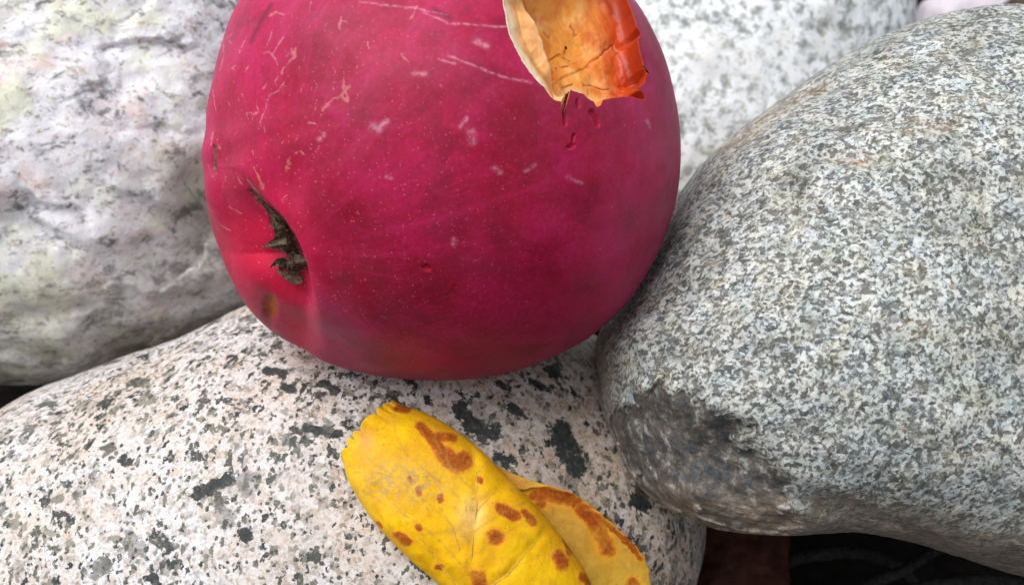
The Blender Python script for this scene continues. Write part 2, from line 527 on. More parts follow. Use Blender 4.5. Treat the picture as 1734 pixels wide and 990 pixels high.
def mat_leaf():
    g = G('yellow_leaf_blade', 0.55, 0.10)
    c = g.attr('tone', True)
    n = g.noise(g.P, .35, 6, .65)
    c = g.mix(.5, c, g.ramp(n, [(.36, (.72, .60, .45)), (.54, (1, 1, 1))]), 'MULTIPLY')
    sp = g.attr('spot')
    spn = g.ramp(g.ma('ADD', sp, g.ma('MULTIPLY', g.ma('SUBTRACT', g.noise(g.P, .9, 5, .7), .5), .9)), [(.30, 0.0), (.48, .7), (.66, 1.0)])
    halo = g.ramp(g.ma('ADD', sp, g.ma('MULTIPLY', g.ma('SUBTRACT', g.noise(g.P, .5, 5, .7), .5), .8)), [(.06, 0.0), (.5, .75)])
    c = g.mix(halo, c, (.78, .36, .012))
    spc = g.ramp(g.ma('ADD', g.ma('MULTIPLY', sp, .74), g.ma('MULTIPLY', g.ma('SUBTRACT', g.noise(g.warp(g.P, 1.2, .8), 1.7, 6, .78), .5), 1.7)),
                 [(.30, (.66, .25, .02)), (.50, (.44, .11, .014)), (.72, (.30, .050, .009)), (.92, (.17, .030, .008)), (1, (.25, .065, .016))])
    c = g.mix(g.ma('MULTIPLY', spn, .93), c, spc)
    vn = g.attr('vein')
    c = g.mix(g.ma('MULTIPLY', vn, g.ramp(g.noise(g.P, .6, 4, .7), [(.36, .1), (.6, .6)])), c, (.40, .22, .04))
    gr = g.attr('grey')
    c = g.mix(g.ma('MULTIPLY', gr, g.ramp(g.noise(g.P, 1.2, 5, .7), [(.42, 0.0), (.58, .75)])), c, (.34, .25, .12))
    d, cc = g.vor(g.P, .95)
    r, g_, b_ = g.sep(cc)
    c = g.mix(g.ma('MULTIPLY', g.ramp(r, [(.78, 0.0), (.80, .8)]), g.ramp(d, [(.06, 1.0), (.14, 0.0)])), c, (.10, .055, .02))
    mo = g.ramp(g.noise(g.warp(g.P, .4, 3), .22, 6, .7), [(.50, 0.0), (.64, .5)])
    c = g.mix(mo, c, (.58, .26, .02))
    fr = g.ramp(g.noise(g.P, 1.1, 5, .75), [(.60, 0.0), (.68, .6)])
    c = g.mix(fr, c, (.34, .16, .03))
    # netted small veins
    d, _ = g.vor(g.warp(g.P, .8, 1.2, 4), .62, 'DISTANCE_TO_EDGE')
    net = g.ramp(d, [(.0, 1.0), (.035, 0.0)])
    c = g.mix(g.ma('MULTIPLY', g.ma('MULTIPLY', net, .30), g.ramp(g.noise(g.P, .3, 3), [(.45, 0.0), (.6, 1.0)])), c, (.45, .22, .03))
    g.bump(g.noise(g.warp(g.P, .3, 2), .5, 6, .65), 0.0005, .5)
    g.b.inputs['Subsurface Weight'].default_value = .15
    g.b.inputs['Subsurface Radius'].default_value = (1.0, .6, .05)
    g.b.inputs['Subsurface Scale'].default_value = .001
    return g.done(c)


# ------------------------------------------------------------------ stones
def stone_shape(outline, centre, depth, front, back, nt_=560, np_=260, ea=.85, eb=.95, tilt=(0, 0), noise=((40, 3.0), (14, 1.0), (5, .3)), dents=(), seed=0, ledge=None):
    """a closed rounded solid: its widest outline lies about the plane at `depth`, it bulges `front` mm
    towards the viewer's side and `back` mm away; uneven by noise, with chips (dents)"""
    P = catmull(outline, 800, True)
    cx, cy = centre
    ang = np.arctan2(-(P[:, 1] - cy), P[:, 0] - cx)
    r = np.hypot(P[:, 0] - cx, P[:, 1] - cy)
    o = np.argsort(ang)
    th = np.linspace(-np.pi, np.pi, nt_, endpoint=False)
    Rpx = np.interp(th, ang[o], r[o], period=2 * np.pi)
    Rpx = smooth_per(Rpx, 1.5)
    Rm = Rpx * K * depth
    half = np.linspace(0, 1, np_ // 2)
    ph = np.concatenate([np.pi / 2 - (np.pi / 2) * half ** .9, -(np.pi / 2) * half[1:] ** 1.1])
    Lf = np.cos(ph) ** ea
    Lf[0] = Lf[-1] = 0
    sgn = np.where(ph > 0, -front, back)
    Df = sgn * np.abs(np.sin(ph)) ** eb
    x = Lf[:, None] * (Rm * np.cos(th))[None]
    y = Lf[:, None] * (Rm * np.sin(th))[None]
    z = Df[:, None] + tilt[0] * x + tilt[1] * y
    V = np.stack([x, y, z], -1).reshape(-1, 3)
    nrm = V / (np.linalg.norm(V, axis=1)[:, None] + 1e-9)
    for sc, amp in noise:
        V = V + nrm * (amp * fbm(V / sc + seed * 7.7, 2))[:, None]
    c0 = at(cx, cy, depth)
    V = V + c0
    bins = 360
    for it in range(4):
        q = to_px(V)
        a = np.arctan2(-(q[:, 1] - cy), q[:, 0] - cx)
        rr = np.hypot(q[:, 0] - cx, q[:, 1] - cy)
        b = ((a + np.pi) / (2 * np.pi) * bins).astype(int) % bins
        mx = np.zeros(bins)
        np.maximum.at(mx, b, rr)
        tgt = np.interp(-np.pi + (np.arange(bins) + .5) * 2 * np.pi / bins, th, Rpx, period=2 * np.pi)
        k = smooth_per(tgt / np.maximum(mx, 1), 1.2)
        kk = np.interp(a, -np.pi + (np.arange(bins) + .5) * 2 * np.pi / bins, k, period=2 * np.pi)
        ctr = c0[:2] * (V[:, 2:3] / depth)
        V[:, :2] = ctr + (V[:, :2] - ctr) * kk[:, None]
    q = to_px(V)
    frontm = (np.repeat(ph, nt_) > -.15)
    for (dx, dy, rx, ry, rot, dep, pw) in dents:
        ca, sa = math.cos(math.radians(rot)), math.sin(math.radians(rot))
        u = ((q[:, 0] - dx) * ca + (q[:, 1] - dy) * sa) / rx
        v = (-(q[:, 0] - dx) * sa + (q[:, 1] - dy) * ca) / ry
        V[:, 2] += np.where(frontm, dep * np.exp(-(u * u + v * v) ** pw), 0)
    return V, grid_faces(len(ph), nt_), q, frontm


def make_stone(name, V, F, mat, label, attrs=None):
    w = world(V)
    base = np.array([w[:, 0].mean(), w[:, 1].mean(), w[:, 2].min()])
    o = mesh_obj(name, V, F, mat, origin=base, attrs=attrs)
    return tag(o, label, 'stone', 'rounded stones piled round the apple')


# speckled granite stone in front
gV, gF, gq, gfm = stone_shape(
    [(0, 690), (60, 657), (140, 628), (210, 601), (290, 576), (350, 549), (412, 519), (500, 492), (620, 480), (760, 484), (880, 505),
     (1000, 560), (1100, 660), (1170, 780), (1197, 885), (1180, 990), (1140, 1100), (1020, 1240), (800, 1330), (500, 1370), (200, 1330), (-40, 1220), (-160, 1060), (-180, 900), (-110, 770)],
    (540, 930), 214, 54, 70, tilt=(0.0, 0.06), ea=.80, eb=1.0, noise=((70, 2.6), (22, 1.0), (7, .30), (2.5, .12)), seed=1,
    dents=((980, 760, 60, 120, -20, 2.0, 1.0),))
M_GRANITE = mat_granite()
black = np.zeros(len(gV))
for pts, wd in [([(775, 690), (800, 720), (838, 732)], 17), ([(950, 735), (975, 790)], 24), ([(335, 835), (385, 812)], 14), ([(412, 900), (418, 908)], 14), ([(520, 725), (575, 735)], 11), ([(1075, 845), (1090, 855)], 13), ([(880, 812), (895, 830)], 10), ([(930, 625), (940, 632)], 11),
                ([(450, 625), (480, 632)], 9), ([(545, 650), (570, 660)], 9), ([(480, 655), (500, 660)], 8), ([(865, 690), (880, 700)], 10), ([(900, 645), (925, 660)], 7), ([(840, 770), (870, 780)], 9)]:
    black = np.maximum(black, np.exp(-(polydist(gq, pts) / wd) ** 2) * gfm)
make_stone('granite_stone', gV, gF, M_GRANITE, 'pale pinkish granite stone with black flecks carrying the apple and the yellow leaf', {'black': black, 'tan': sstep(380, 900, gq[:, 0] + 60 * fbm(gV / 15, 3)) * .8 + .05})
g_bvh = BVHTree.FromPolygons([tuple(v) for v in gV.tolist()], gF.tolist())

# grey-green stone on the right
rV, rF, rq, rfm = stone_shape(
    [(1734, 6), (1640, 13), (1560, 34), (1480, 66), (1400, 112), (1320, 170), (1230, 237), (1170, 300), (1130, 365), (1090, 440), (1045, 510), (1012, 562),
     (1008, 610), (1012, 680), (1030, 742), (1066, 806), (1112, 852), (1180, 888), (1240, 902), (1330, 908), (1400, 904), (1460, 903), (1540, 917), (1620, 942),
     (1734, 978), (1900, 1010), (2080, 960), (2220, 800), (2280, 560), (2230, 300), (2080, 110), (1900, 20)],
    (1560, 500), 186, 46, 95, nt_=640, np_=300, ea=.72, eb=.9, tilt=(0.03, 0.10), noise=((60, 2.6), (20, 1.1), (7, .45), (2.2, .20)), seed=5,
    dents=((1125, 760, 85, 62, 35, 4.5, 2.0), (1255, 795, 80, 62, 48, 4.5, 2.2), (1400, 860, 90, 22, 22, 2.2, 1.3), (1480, 870, 120, 10, 24, 1.0, 1.0),
           (1180, 440, 50, 10, -60, .6, 1), (1330, 500, 14, 12, 0, 1.3, 1), (1640, 150, 10, 8, 0, .8, 1), (1560, 320, 20, 9, -20, .8, 1)))
chip = np.zeros(len(rV))
ins = inside(rq, [(1060, 690), (1120, 672), (1190, 690), (1240, 720), (1275, 765), (1310, 800), (1335, 840), (1345, 875), (1290, 890), (1200, 880), (1140, 850), (1090, 815), (1062, 770), (1050, 730)])
edge = polydist(rq, [(1060, 690), (1120, 672), (1190, 690), (1240, 720), (1275, 765), (1310, 800), (1335, 840), (1345, 875), (1290, 890), (1200, 880), (1140, 850), (1090, 815), (1062, 770), (1050, 730), (1060, 690)])
sd = np.where(ins, edge, -edge) + 44 * fbm(rV / 7, 5, .68) + 9
chip = sstep(-8, 18, sd) * rfm
rV[:, 2] += rfm * (2.2 * sstep(-16, 14, sd) + sstep(0, 15, sd) * (1.5 * fbm(rV / 7 + 4, 4, .6)))
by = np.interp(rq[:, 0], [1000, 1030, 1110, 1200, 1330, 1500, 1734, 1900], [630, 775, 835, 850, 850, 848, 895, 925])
brown_tint = sstep(-30, 45, rq[:, 1] - by + 26 * fbm(rV / 6, 3)) * .9  # browner towards the lower edge
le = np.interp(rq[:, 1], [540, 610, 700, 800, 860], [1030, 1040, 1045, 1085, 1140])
brown_tint = np.maximum(brown_tint, sstep(10, -30, rq[:, 0] - le + 20 * fbm(rV / 4, 3)) * (rq[:, 1] > 520) * .8)  # shade on the left end painted in as brown
brown_tint = np.maximum(brown_tint, np.exp(-(polydist(rq, [(1390, 855), (1440, 850), (1500, 875)]) / 14) ** 2) * .8)
brown_tint = np.where(rfm, brown_tint, .9)
rust = np.exp(-(np.hypot((rq[:, 0] - 1452) / 26, (rq[:, 1] - 270) / 13)) ** 2) + .7 * np.exp(-(np.hypot((rq[:, 0] - 1565) / 45, (rq[:, 1] - 215) / 16)) ** 2)
rust += .5 * np.exp(-(polydist(rq, [(1230, 250), (1290, 205), (1390, 150)]) / 14) ** 2) + .5 * np.exp(-(np.hypot((rq[:, 0] - 1540) / 30, (rq[:, 1] - 560) / 20)) ** 2)
make_stone('grey_stone', rV, rF, mat_greystone(), 'big grey-green fine-grained stone with a dark chipped corner, right of the apple', {'chip': chip, 'brown_tint': brown_tint, 'rust': np.clip(rust * rfm, 0, 1)})

# cloudy quartz stone on the left
lV, lF, lq, lfm = stone_shape(
    [(-60, 640), (40, 652), (140, 640), (260, 600), (380, 555), (470, 500), (540, 400), (575, 260), (570, 60), (520, -140), (380, -300), (150, -380), (-150, -360), (-380, -200), (-460, 60), (-420, 340), (-260, 560)],
    (60, 150), 262, 52, 70, nt_=520, np_=240, ea=.78, eb=1.0, tilt=(0.02, 0.12), noise=((60, 4.0), (22, 2.4), (9, 1.0), (4, .4), (1.8, .2)), seed=9,
    dents=((350, 360, 60, 55, 40, 7, 1.3), (300, 440, 120, 40, -10, 3, 1.0), (70, 395, 100, 14, 25, 2.4, 1.2), (120, 340, 12, 50, -30, 2.0, 1.2), (130, 520, 110, 16, -8, 2, 1), (300, 520, 60, 20, -20, 2, 1), (330, 300, 26, 30, 20, 3, 1.2)))
fp = np.random.default_rng(12).normal(size=(170, 3)); fp = fp / np.linalg.norm(fp, axis=1)[:, None] * [62, 66, 52] + at(60, 150, 262)
ft = np.random.default_rng(13).normal(0, .11, (170, 3)); fo = np.random.default_rng(14).normal(0, .5, 170)
lw = lV + 2.5 * np.stack([fbm(lV / 5, 3), fbm(lV / 5 + 20, 3), fbm(lV / 5 + 40, 3)], 1)
d2 = (lw ** 2).sum(1)[:, None] - 2 * lw @ fp.T + (fp ** 2).sum(1)[None]
ni = d2.argmin(1)
fd = (np.einsum('ij,ij->i', lw - fp[ni], ft[ni]) + fo[ni]) * sstep(-.15, .35, fbm(lV / 30 + 3, 2) + .2)
lV[:, 2] += np.clip(fd, -3, 3) * sstep(380, 290, lq[:, 0])
ld = sstep(330, 620, lq[:, 1] + .22 * (lq[:, 0] - 100) + 70 * fbm(lV / 16, 4)) * .85  # brown dirt and the underside's shade, painted in together
ld = np.maximum(ld, np.exp(-(np.hypot((lq[:, 0] - 360) / 95, (lq[:, 1] - 410) / 110)) ** 2) * 1.0)  # shade of the hollow beside the apple, painted dark brown
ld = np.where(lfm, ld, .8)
make_stone('quartz_stone', lV, lF, mat_quartz(), 'cloudy white and grey quartz stone with a brownish underside, left of the apple', {'brown_tint': ld})

# white stone behind
bV, bF, bq, bfm = stone_shape(
    [(1552, 20), (1540, -120), (1450, -300), (1250, -410), (1000, -420), (760, -330), (620, -160), (580, 60), (640, 280), (800, 440), (1050, 520), (1280, 460), (1440, 320), (1530, 160)],
    (1090, 40), 322, 52, 60, nt_=420, np_=200, ea=.8, tilt=(0, .1), noise=((60, 3.5), (20, 1.5), (7, .5)), seed=14)
make_stone('white_stone', bV, bF, mat_white(), 'bright white stone with faint grey specks behind the apple and the grey stone')

# small pale stone far behind, and a dark one at the picture's corner
pV, pF, _, _ = stone_shape([(1548, 60), (1556, 10), (1585, -4), (1640, -14), (1690, -20), (1708, 10), (1700, 70), (1640, 120), (1580, 110)],
                           (1630, 45), 420, 20, 20, nt_=160, np_=80, noise=((30, 1.5), (9, .5)), seed=21)
make_stone('lilac_stone', pV, pF, mat_plain('lilac_stone', (.42, .38, .43), (.60, .55, .60), .12), 'small smooth lilac-grey stone seen over the top of the grey stone')
qV, qF, _, _ = stone_shape([(1660, 30), (1690, -30), (1740, -60), (1830, -80), (1930, -60), (1980, 20), (1930, 120), (1800, 150), (1700, 110)],
                           (1810, 30), 470, 30, 30, nt_=160, np_=80, noise=((30, 2), (9, .8)), seed=25)
make_stone('brown_stone', qV, qF, mat_plain('brown_stone', (.035, .027, .022), (.09, .07, .055), .12), 'dark brown stone peeping over the grey stone beside the small lilac one')

# ground
n_ = 60
gx, gy = np.meshgrid(np.sign(np.linspace(-1, 1, n_)) * np.abs(np.linspace(-1, 1, n_)) ** 3 * 20000, np.sign(np.linspace(-1, 1, n_)) * np.abs(np.linspace(-1, 1, n_)) ** 3 * 20000 + 150)
me = bpy.data.meshes.new('ground')
gz = 30 + 3 * fbm(np.stack([gx.ravel() / 60, gy.ravel() / 60, 0 * gx.ravel()], 1), 3)
vs = np.stack([gx.ravel(), gy.ravel(), gz], 1) / 1000
me.from_pydata(vs.tolist(), [], grid_faces(n_, n_, False).tolist())
me.materials.append(mat_plain('dark_soil', (.002, .0016, .0013), (.011, .0085, .0065), .25, .95))  # near-black colour stands in for the shade in the gap
go = bpy.data.objects.new('ground', me)
S.collection.objects.link(go)
tag(go, kind='structure')

# ------------------------------------------------------------------ apple
A_PX, A_D, A_R = (748.0, 250.0), 176.0, 42.0
A_C = at(*A_PX, A_D)
ax = np.array([-.74, -.48, -.47]); ax /= np.linalg.norm(ax)           # calyx direction: left, down, towards viewer
e1 = np.cross(ax, [0, 0, 1.0]); e1 /= np.linalg.norm(e1)
e2 = np.cross(ax, e1)
A_OUT = [(405, 0), (370, 90), (350, 190), (343, 260), (347, 330), (362, 400), (390, 470), (415, 515), (450, 553), (490, 583), (550, 612), (620, 633), (700, 643), (780, 643), (850, 634),
         (920, 611), (975, 585), (1010, 562), (1060, 515), (1100, 455), (1130, 390), (1147, 330), (1153, 260), (1148, 190), (1130, 110), (1105, 50), (1075, 0), (1010, -70), (920, -120), (810, -143), (690, -140), (560, -110), (470, -60)]
_P = catmull(A_OUT, 700, True)
_a = np.arctan2(-(_P[:, 1] - A_PX[1]), _P[:, 0] - A_PX[0])
_r = np.hypot(_P[:, 0] - A_PX[0], _P[:, 1] - A_PX[1])
_o = np.argsort(_a)
TH = -np.pi + (np.arange(360) + .5) * 2 * np.pi / 360
TGT = np.interp(TH, _a[_o], _r[_o], period=2 * np.pi)
KF = np.ones(360)
# azimuth (about the core axis) of the valley that runs from the calyx to the lower silhouette
_v = np.array([.10, -1.0, -.25]); VAL = math.atan2(_v @ e2, _v @ e1)


def apple_polar(n):
    c = np.clip(n @ ax, -1, 1)
    return np.arccos(c), np.arctan2(n @ e2, n @ e1)


def apple_surf(n):
    psi, al = apple_polar(n)
    r = A_R * (1 - .030 * np.exp(-(psi / .40) ** 2) - .32 * np.exp(-((np.pi - psi) / .27) ** 2))
    d = (al - VAL + np.pi) % (2 * np.pi) - np.pi
    pz = sstep(.02, .40, psi)
    r = r * (1 + pz * .012 * np.cos(5 * d + np.pi) * np.exp(-((psi - .5) / .35) ** 2))
    r = r * (1 + .012 * fbm(n * 2.2 + 3, 2))
    p = n * r[:, None]
    t = np.arctan2(p[:, 1], p[:, 0])
    k = np.interp(t, TH, KF, period=2 * np.pi)
    q = p.copy()
    q[:, :2] *= k[:, None]
    return q + A_C


for it in range(8):
    nn = rng.normal(size=(120000, 3)); nn /= np.linalg.norm(nn, axis=1)[:, None]
    q = to_px(apple_surf(nn))
    a = np.arctan2(-(q[:, 1] - A_PX[1]), q[:, 0] - A_PX[0])
    b = ((a + np.pi) / (2 * np.pi) * 360).astype(int) % 360
    mx = np.zeros(360)
    np.maximum.at(mx, b, np.hypot(q[:, 0] - A_PX[0], q[:, 1] - A_PX[1]))
    KF = KF * smooth_per(TGT / np.maximum(mx, 1), 2.0)
KF = smooth_per(KF, 1.5)


def apple_dir(px):
    """directions on the apple whose near surface lands on the given photo pixels"""
    px = np.atleast_2d(np.asarray(px, float))
    g = px.copy()
    for it in range(25):
        lat = (g - A_PX) * [1, -1] * K * A_D * .96 / A_R
        rr = np.hypot(*lat.T)
        lat = lat * np.minimum(1, .985 / np.maximum(rr, 1e-6))[:, None]
        n = np.concatenate([lat, -np.sqrt(np.maximum(1 - (lat ** 2).sum(1), 0))[:, None]], 1)
        n /= np.linalg.norm(n, axis=1)[:, None]
        g = g + .7 * (px - to_px(apple_surf(n)))
    return n


RIM = catmull([(405, 285), (424, 312), (448, 342), (472, 368), (492, 396), (508, 428), (517, 462), (521, 505), (524, 550), (527, 600), (530, 650)], 60)


def hollow(V):
    """the narrow calyx basin and the furrow running down from it: its near lip is the curve RIM"""
    q = to_px(V)
    xr = np.interp(q[:, 1], RIM[:, 1], RIM[:, 0], left=-900)
    dist = polydist(q, RIM)
    u = np.where(q[:, 0] < xr, dist, -dist)
    D = np.interp(q[:, 1], [280, 320, 370, 430, 475, 520, 580, 650], [0, .9, 3.6, 6.2, 4.4, 2.4, 1.5, 1.0])
    wd_ = np.interp(q[:, 1], [280, 350, 430, 520, 650], [26, 40, 62, 42, 36])
    so_ = np.interp(q[:, 1], [330, 430, 480, 560], [9, 9, 13, 30])
    prof = sstep(-1, 1, u / so_) * np.exp(-(np.maximum(u - 7, 0) / wd_) ** 2)
    lip = np.exp(-((u + 22) / 20) ** 2) * .35
    near = V[:, 2] < A_C[2] + 14
    ax3 = np.array([.35, .1, .93])
    return V + ((D * (prof - lip * .4)) * near)[:, None] * ax3


BITE_C = (978, 45)
BITE = [(850, -6), (856, 25), (862, 58), (874, 84), (889, 110), (904, 131), (921, 148), (936, 168), (948, 190), (954, 193), (950, 172), (957, 158), (966, 152), (978, 156), (988, 159), (997, 168), (1005, 172),
        (1010, 181), (1017, 178), (1021, 169), (1038, 166), (1055, 164), (1072, 165), (1094, 170), (1090, 160), (1082, 149), (1090, 143), (1101, 126), (1096, 124), (1090, 112), (1083, 84), (1080, 68), (1086, 58), (1079, 46), (1071, 20), (1062, 0),
        (1048, -28), (1022, -55), (985, -74), (940, -78), (895, -66), (866, -40)]
bd = apple_dir([BITE_C])[0]
t1 = np.cross(bd, [0, 1.0, 0]); t1 /= np.linalg.norm(t1)
t2 = np.cross(bd, t1)
pd = apple_dir(BITE)
prho = np.arccos(np.clip(pd @ bd, -1, 1))
pth = np.unwrap(np.arctan2(pd @ t2, pd @ t1))
if pth[-1] < pth[0]:
    pth, prho = pth[::-1], prho[::-1]
NA = 960
ths = np.linspace(-np.pi, np.pi, NA, endpoint=False)
# resample the torn outline densely along its length so small teeth stay
dth = np.concatenate([pth, [pth[0] + 2 * np.pi]]); drh = np.concatenate([prho, [prho[0]]])
oo = np.argsort(dth % (2 * np.pi))
BND = np.interp(ths % (2 * np.pi), (dth % (2 * np.pi))[oo], drh[oo], period=2 * np.pi)
BND = BND + .004 * fbm(np.stack([np.cos(ths) * 14, np.sin(ths) * 14, 0 * ths], 1), 3)


def dirs(rho):
    return np.cos(rho)[..., None] * bd + np.sin(rho)[..., None] * (np.cos(ths)[None, :, None] * t1 + np.sin(ths)[None, :, None] * t2)


s_in = np.concatenate([np.linspace(.02, .72, 60), np.linspace(.73, 1, 54)])
n_in = dirs(s_in[:, None] * BND[None]).reshape(-1, 3)
bm = BND.mean()
w1 = np.concatenate([np.linspace(0, 1.35, 330), np.linspace(1.355, 2.0, 100)[0:], np.linspace(2.02, np.pi - bm - .004, 46)])
rho_out = bm + w1[:, None] + (BND - bm)[None] * np.exp(-w1[:, None] / .12)
n_out = dirs(rho_out).reshape(-1, 3)

# --- skin
V = hollow(apple_surf(n_out))
q = to_px(V)
cal_dir = apple_dir([(492, 425)])[0]
f1 = np.cross(cal_dir, [0, 0, 1.0]); f1 /= np.linalg.norm(f1); f2 = np.cross(cal_dir, f1)
psi = np.arccos(np.clip(n_out @ cal_dir, -1, 1)); al = np.arctan2(n_out @ f2, n_out @ f1)
vis = ((V - A_C) * (-V)).sum(1) > -2000.0
near = (n_out[:, 2] < .35).astype(float)


def line_mask(pts, wid):
    return np.exp(-(polydist(q, pts) / wid) ** 2) * near


scars = [([(478, 25), (468, 20), (455, 28)], 4), ([(410, 80), (418, 62)], 3), ([(462, 50), (455, 70), (444, 92)], 2.5), ([(444, 92), (456, 88), (466, 100), (470, 110)], 3.2), ([(480, 62), (472, 75), (462, 92)], 3),
         ([(494, 84), (499, 96), (488, 108), (476, 122)], 4.2), ([(500, 82), (496, 100)], 4.5), ([(578, 28), (574, 46)], 4), ([(578, 34), (586, 38)], 3),
         ([(480, 140), (470, 155), (455, 163), (450, 185), (442, 202)], 2.6), ([(434, 170), (438, 190), (430, 194), (418, 190)], 2.8), ([(583, 124), (582, 150), (590, 170)], 3.5), ([(590, 146), (580, 160), (560, 172), (546, 186)], 5), ([(585, 152), (578, 162), (588, 172)], 6),
         ([(534, 210), (522, 208)], 3.5), ([(430, 284), (438, 300), (445, 320)], 3.6), ([(420, 305), (440, 330)], 2.2), ([(488, 270), (484, 290)], 3.2), ([(505, 230), (500, 240)], 2.5), ([(376, 60), (380, 90), (372, 120)], 2.5),
         ([(361, 225), (358, 245)], 3), ([(398, 118), (392, 116), (400, 110)], 2), ([(420, 112), (416, 122)], 2.2), ([(452, 142), (446, 150)], 2.5), ([(690, 40), (700, 25), (705, 12)], 3), ([(622, 70), (624, 82)], 4), ([(680, 92), (692, 106)], 3.2),
         ([(742, 100), (770, 108)], 3.4), ([(500, 262), (508, 256), (515, 262)], 2.2), ([(360, 150), (366, 190)], 1.8), ([(352, 280), (360, 300)], 2.5), ([(388, 350), (410, 362)], 2), ([(370, 380), (390, 390)], 2), ([(402, 300), (410, 312)], 2)]
for _ in range(60):
    x0 = rng.uniform(360, 620); y0 = rng.uniform(15, 400) if x0 < 520 else rng.uniform(15, 300)
    v0 = np.array([x0 - 480, y0 - 430.]); v0 /= np.hypot(*v0)
    ln = rng.uniform(4, 18)
    sd_ = np.array([-v0[1], v0[0]]) * rng.normal(0, .35)
    p0 = np.array([x0, y0])
    scars.append(([p0, p0 + (v0 + sd_) * ln * .5, p0 + (v0 - sd_) * ln], rng.uniform(.8, 1.6)))
scar = np.zeros(len(V))
jit = 2.2 * np.stack([fbm(V / 1.1 + 5, 4), fbm(V / 1.1 + 50, 4)], 1)
q0 = q
q = q + jit
wvar = np.clip(.75 + 1.5 * fbm(V / 1.3 + 70, 3), .25, 1.9)
for pts, wd in scars:
    scar = np.maximum(scar, line_mask(pts, wd * rng.uniform(.85, 1.15) * wvar))
pale = np.zeros(len(V))
for pts, wd in [([(700, 125), (720, 126)], 4), ([(798, 222), (800, 240)], 6), ([(838, 285), (846, 292)], 4), ([(768, 405), (768, 415)], 4), ([(805, 70), (825, 78)], 5), ([(655, 205), (642, 215)], 4), ([(760, 95), (850, 130), (900, 140)], 2),
                ([(655, 300), (662, 302)], 3), ([(790, 200), (780, 215)], 3), ([(540, 236), (548, 228)], 4), ([(630, 215), (640, 218)], 7),
                ([(715, 20), (760, 40), (862, 46)], 1.8), ([(610, 4), (700, 14), (760, 26)], 1.6), ([(1095, 205), (1100, 215)], 3), ([(890, 290), (905, 280)], 3), ([(960, 300), (985, 310)], 2.5)]:
    pale = np.maximum(pale, line_mask(pts, wd))
q = q0 + jit * .8
nick = np.zeros(len(V))
for pts, wd in [([(1002, 190), (1010, 200), (1012, 210)], 6), ([(972, 230), (969, 244)], 3.5), ([(963, 249), (972, 246)], 3.5), ([(978, 172), (980, 180)], 4), ([(720, 452), (726, 454)], 6), ([(955, 190), (958, 210)], 3)]:
    nick = np.maximum(nick, sstep(.3, .8, line_mask(pts, wd)))
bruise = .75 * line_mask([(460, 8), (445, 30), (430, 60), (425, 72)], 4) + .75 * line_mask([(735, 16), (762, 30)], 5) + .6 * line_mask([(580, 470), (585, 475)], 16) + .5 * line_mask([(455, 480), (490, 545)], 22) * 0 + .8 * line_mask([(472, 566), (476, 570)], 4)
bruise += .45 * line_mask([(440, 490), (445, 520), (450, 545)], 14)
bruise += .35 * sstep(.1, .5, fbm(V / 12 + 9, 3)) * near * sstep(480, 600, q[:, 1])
cork = np.maximum(sstep(.3, .7, line_mask([(424, 322), (440, 342), (462, 360), (474, 384)], 4.5)), sstep(.3, .7, line_mask([(476, 380), (492, 412), (506, 445)], 11)))
cork = np.maximum(cork, .8 * sstep(.3, .7, line_mask([(362, 250), (364, 292)], 4)))
hole = sstep(.3, .6, np.exp(-(np.hypot((q[:, 0] - 457) / 10, (q[:, 1] - 520) / 22)) ** 2) * near)
cork = np.maximum(cork, .4 * sstep(.2, .5, np.exp(-(np.hypot((q[:, 0] - 457) / 12, (q[:, 1] - 522) / 25)) ** 2) * near) * (1 - hole))
q = q0
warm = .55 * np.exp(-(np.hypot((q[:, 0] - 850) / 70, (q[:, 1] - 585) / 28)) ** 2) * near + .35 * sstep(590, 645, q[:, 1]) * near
jc = q0 + 9 * np.stack([fbm(V / 1.5 + 15, 4), fbm(V / 1.5 + 35, 4)], 1)
cb = np.exp(-(polydist(jc, [(468, 376), (480, 396), (490, 424), (500, 452)]) / 15) ** 2) * near
cork = np.maximum(cork, sstep(.3, .6, cb) * (1 - .9 * np.exp(-(np.hypot((q0[:, 0] - 477) / 9, (q0[:, 1] - 440) / 9)) ** 2))); glow = np.exp(-(np.hypot((q[:, 0] - 445) / 95, (q[:, 1] - 430) / 120)) ** 2) + np.exp(-(polydist(q, [(490, 480), (505, 530), (515, 580)]) / 26) ** 2)
bloom = np.clip(.45 + .5 * sstep(350, -20, q[:, 1]) + .9 * np.exp(-(polydist(q, [(545, 500), (560, 560), (600, 620)]) / 40) ** 2) + .8 * sstep(960, 1130, q[:, 0]), 0, 1.6)
dn = (V - A_C); dn /= np.linalg.norm(dn, axis=1)[:, None]
V2 = V - dn * (1.3 * nick * 0 + .35 * nick + 1.0 * hole + .5 * cork)[:, None]
psi_n = np.clip(1.5 - psi, 0, 1.5)
bruise = bruise * .8
skin_attrs = dict(scar=scar, pale=pale, nick=nick, bruise=np.clip(bruise, 0, 1), cork=np.clip(cork, 0, 1), hole=hole, warm=warm, calyx_glow=np.clip(glow * near, 0, 1),
                  bloom=bloom, meridian=al, polar=psi, speckle=sstep(1.25, .35, psi))
base_w = world(A_C)[...] + np.array([0, 0, -40.0])
apple = empty('apple', base_w)
tag(apple, 'crimson apple with a torn bite and a dried calyx, wedged among the stones', 'apple')
mesh_obj('skin', V2, grid_faces(len(w1), NA), mat_skin(), apple, base_w, attrs=skin_attrs)

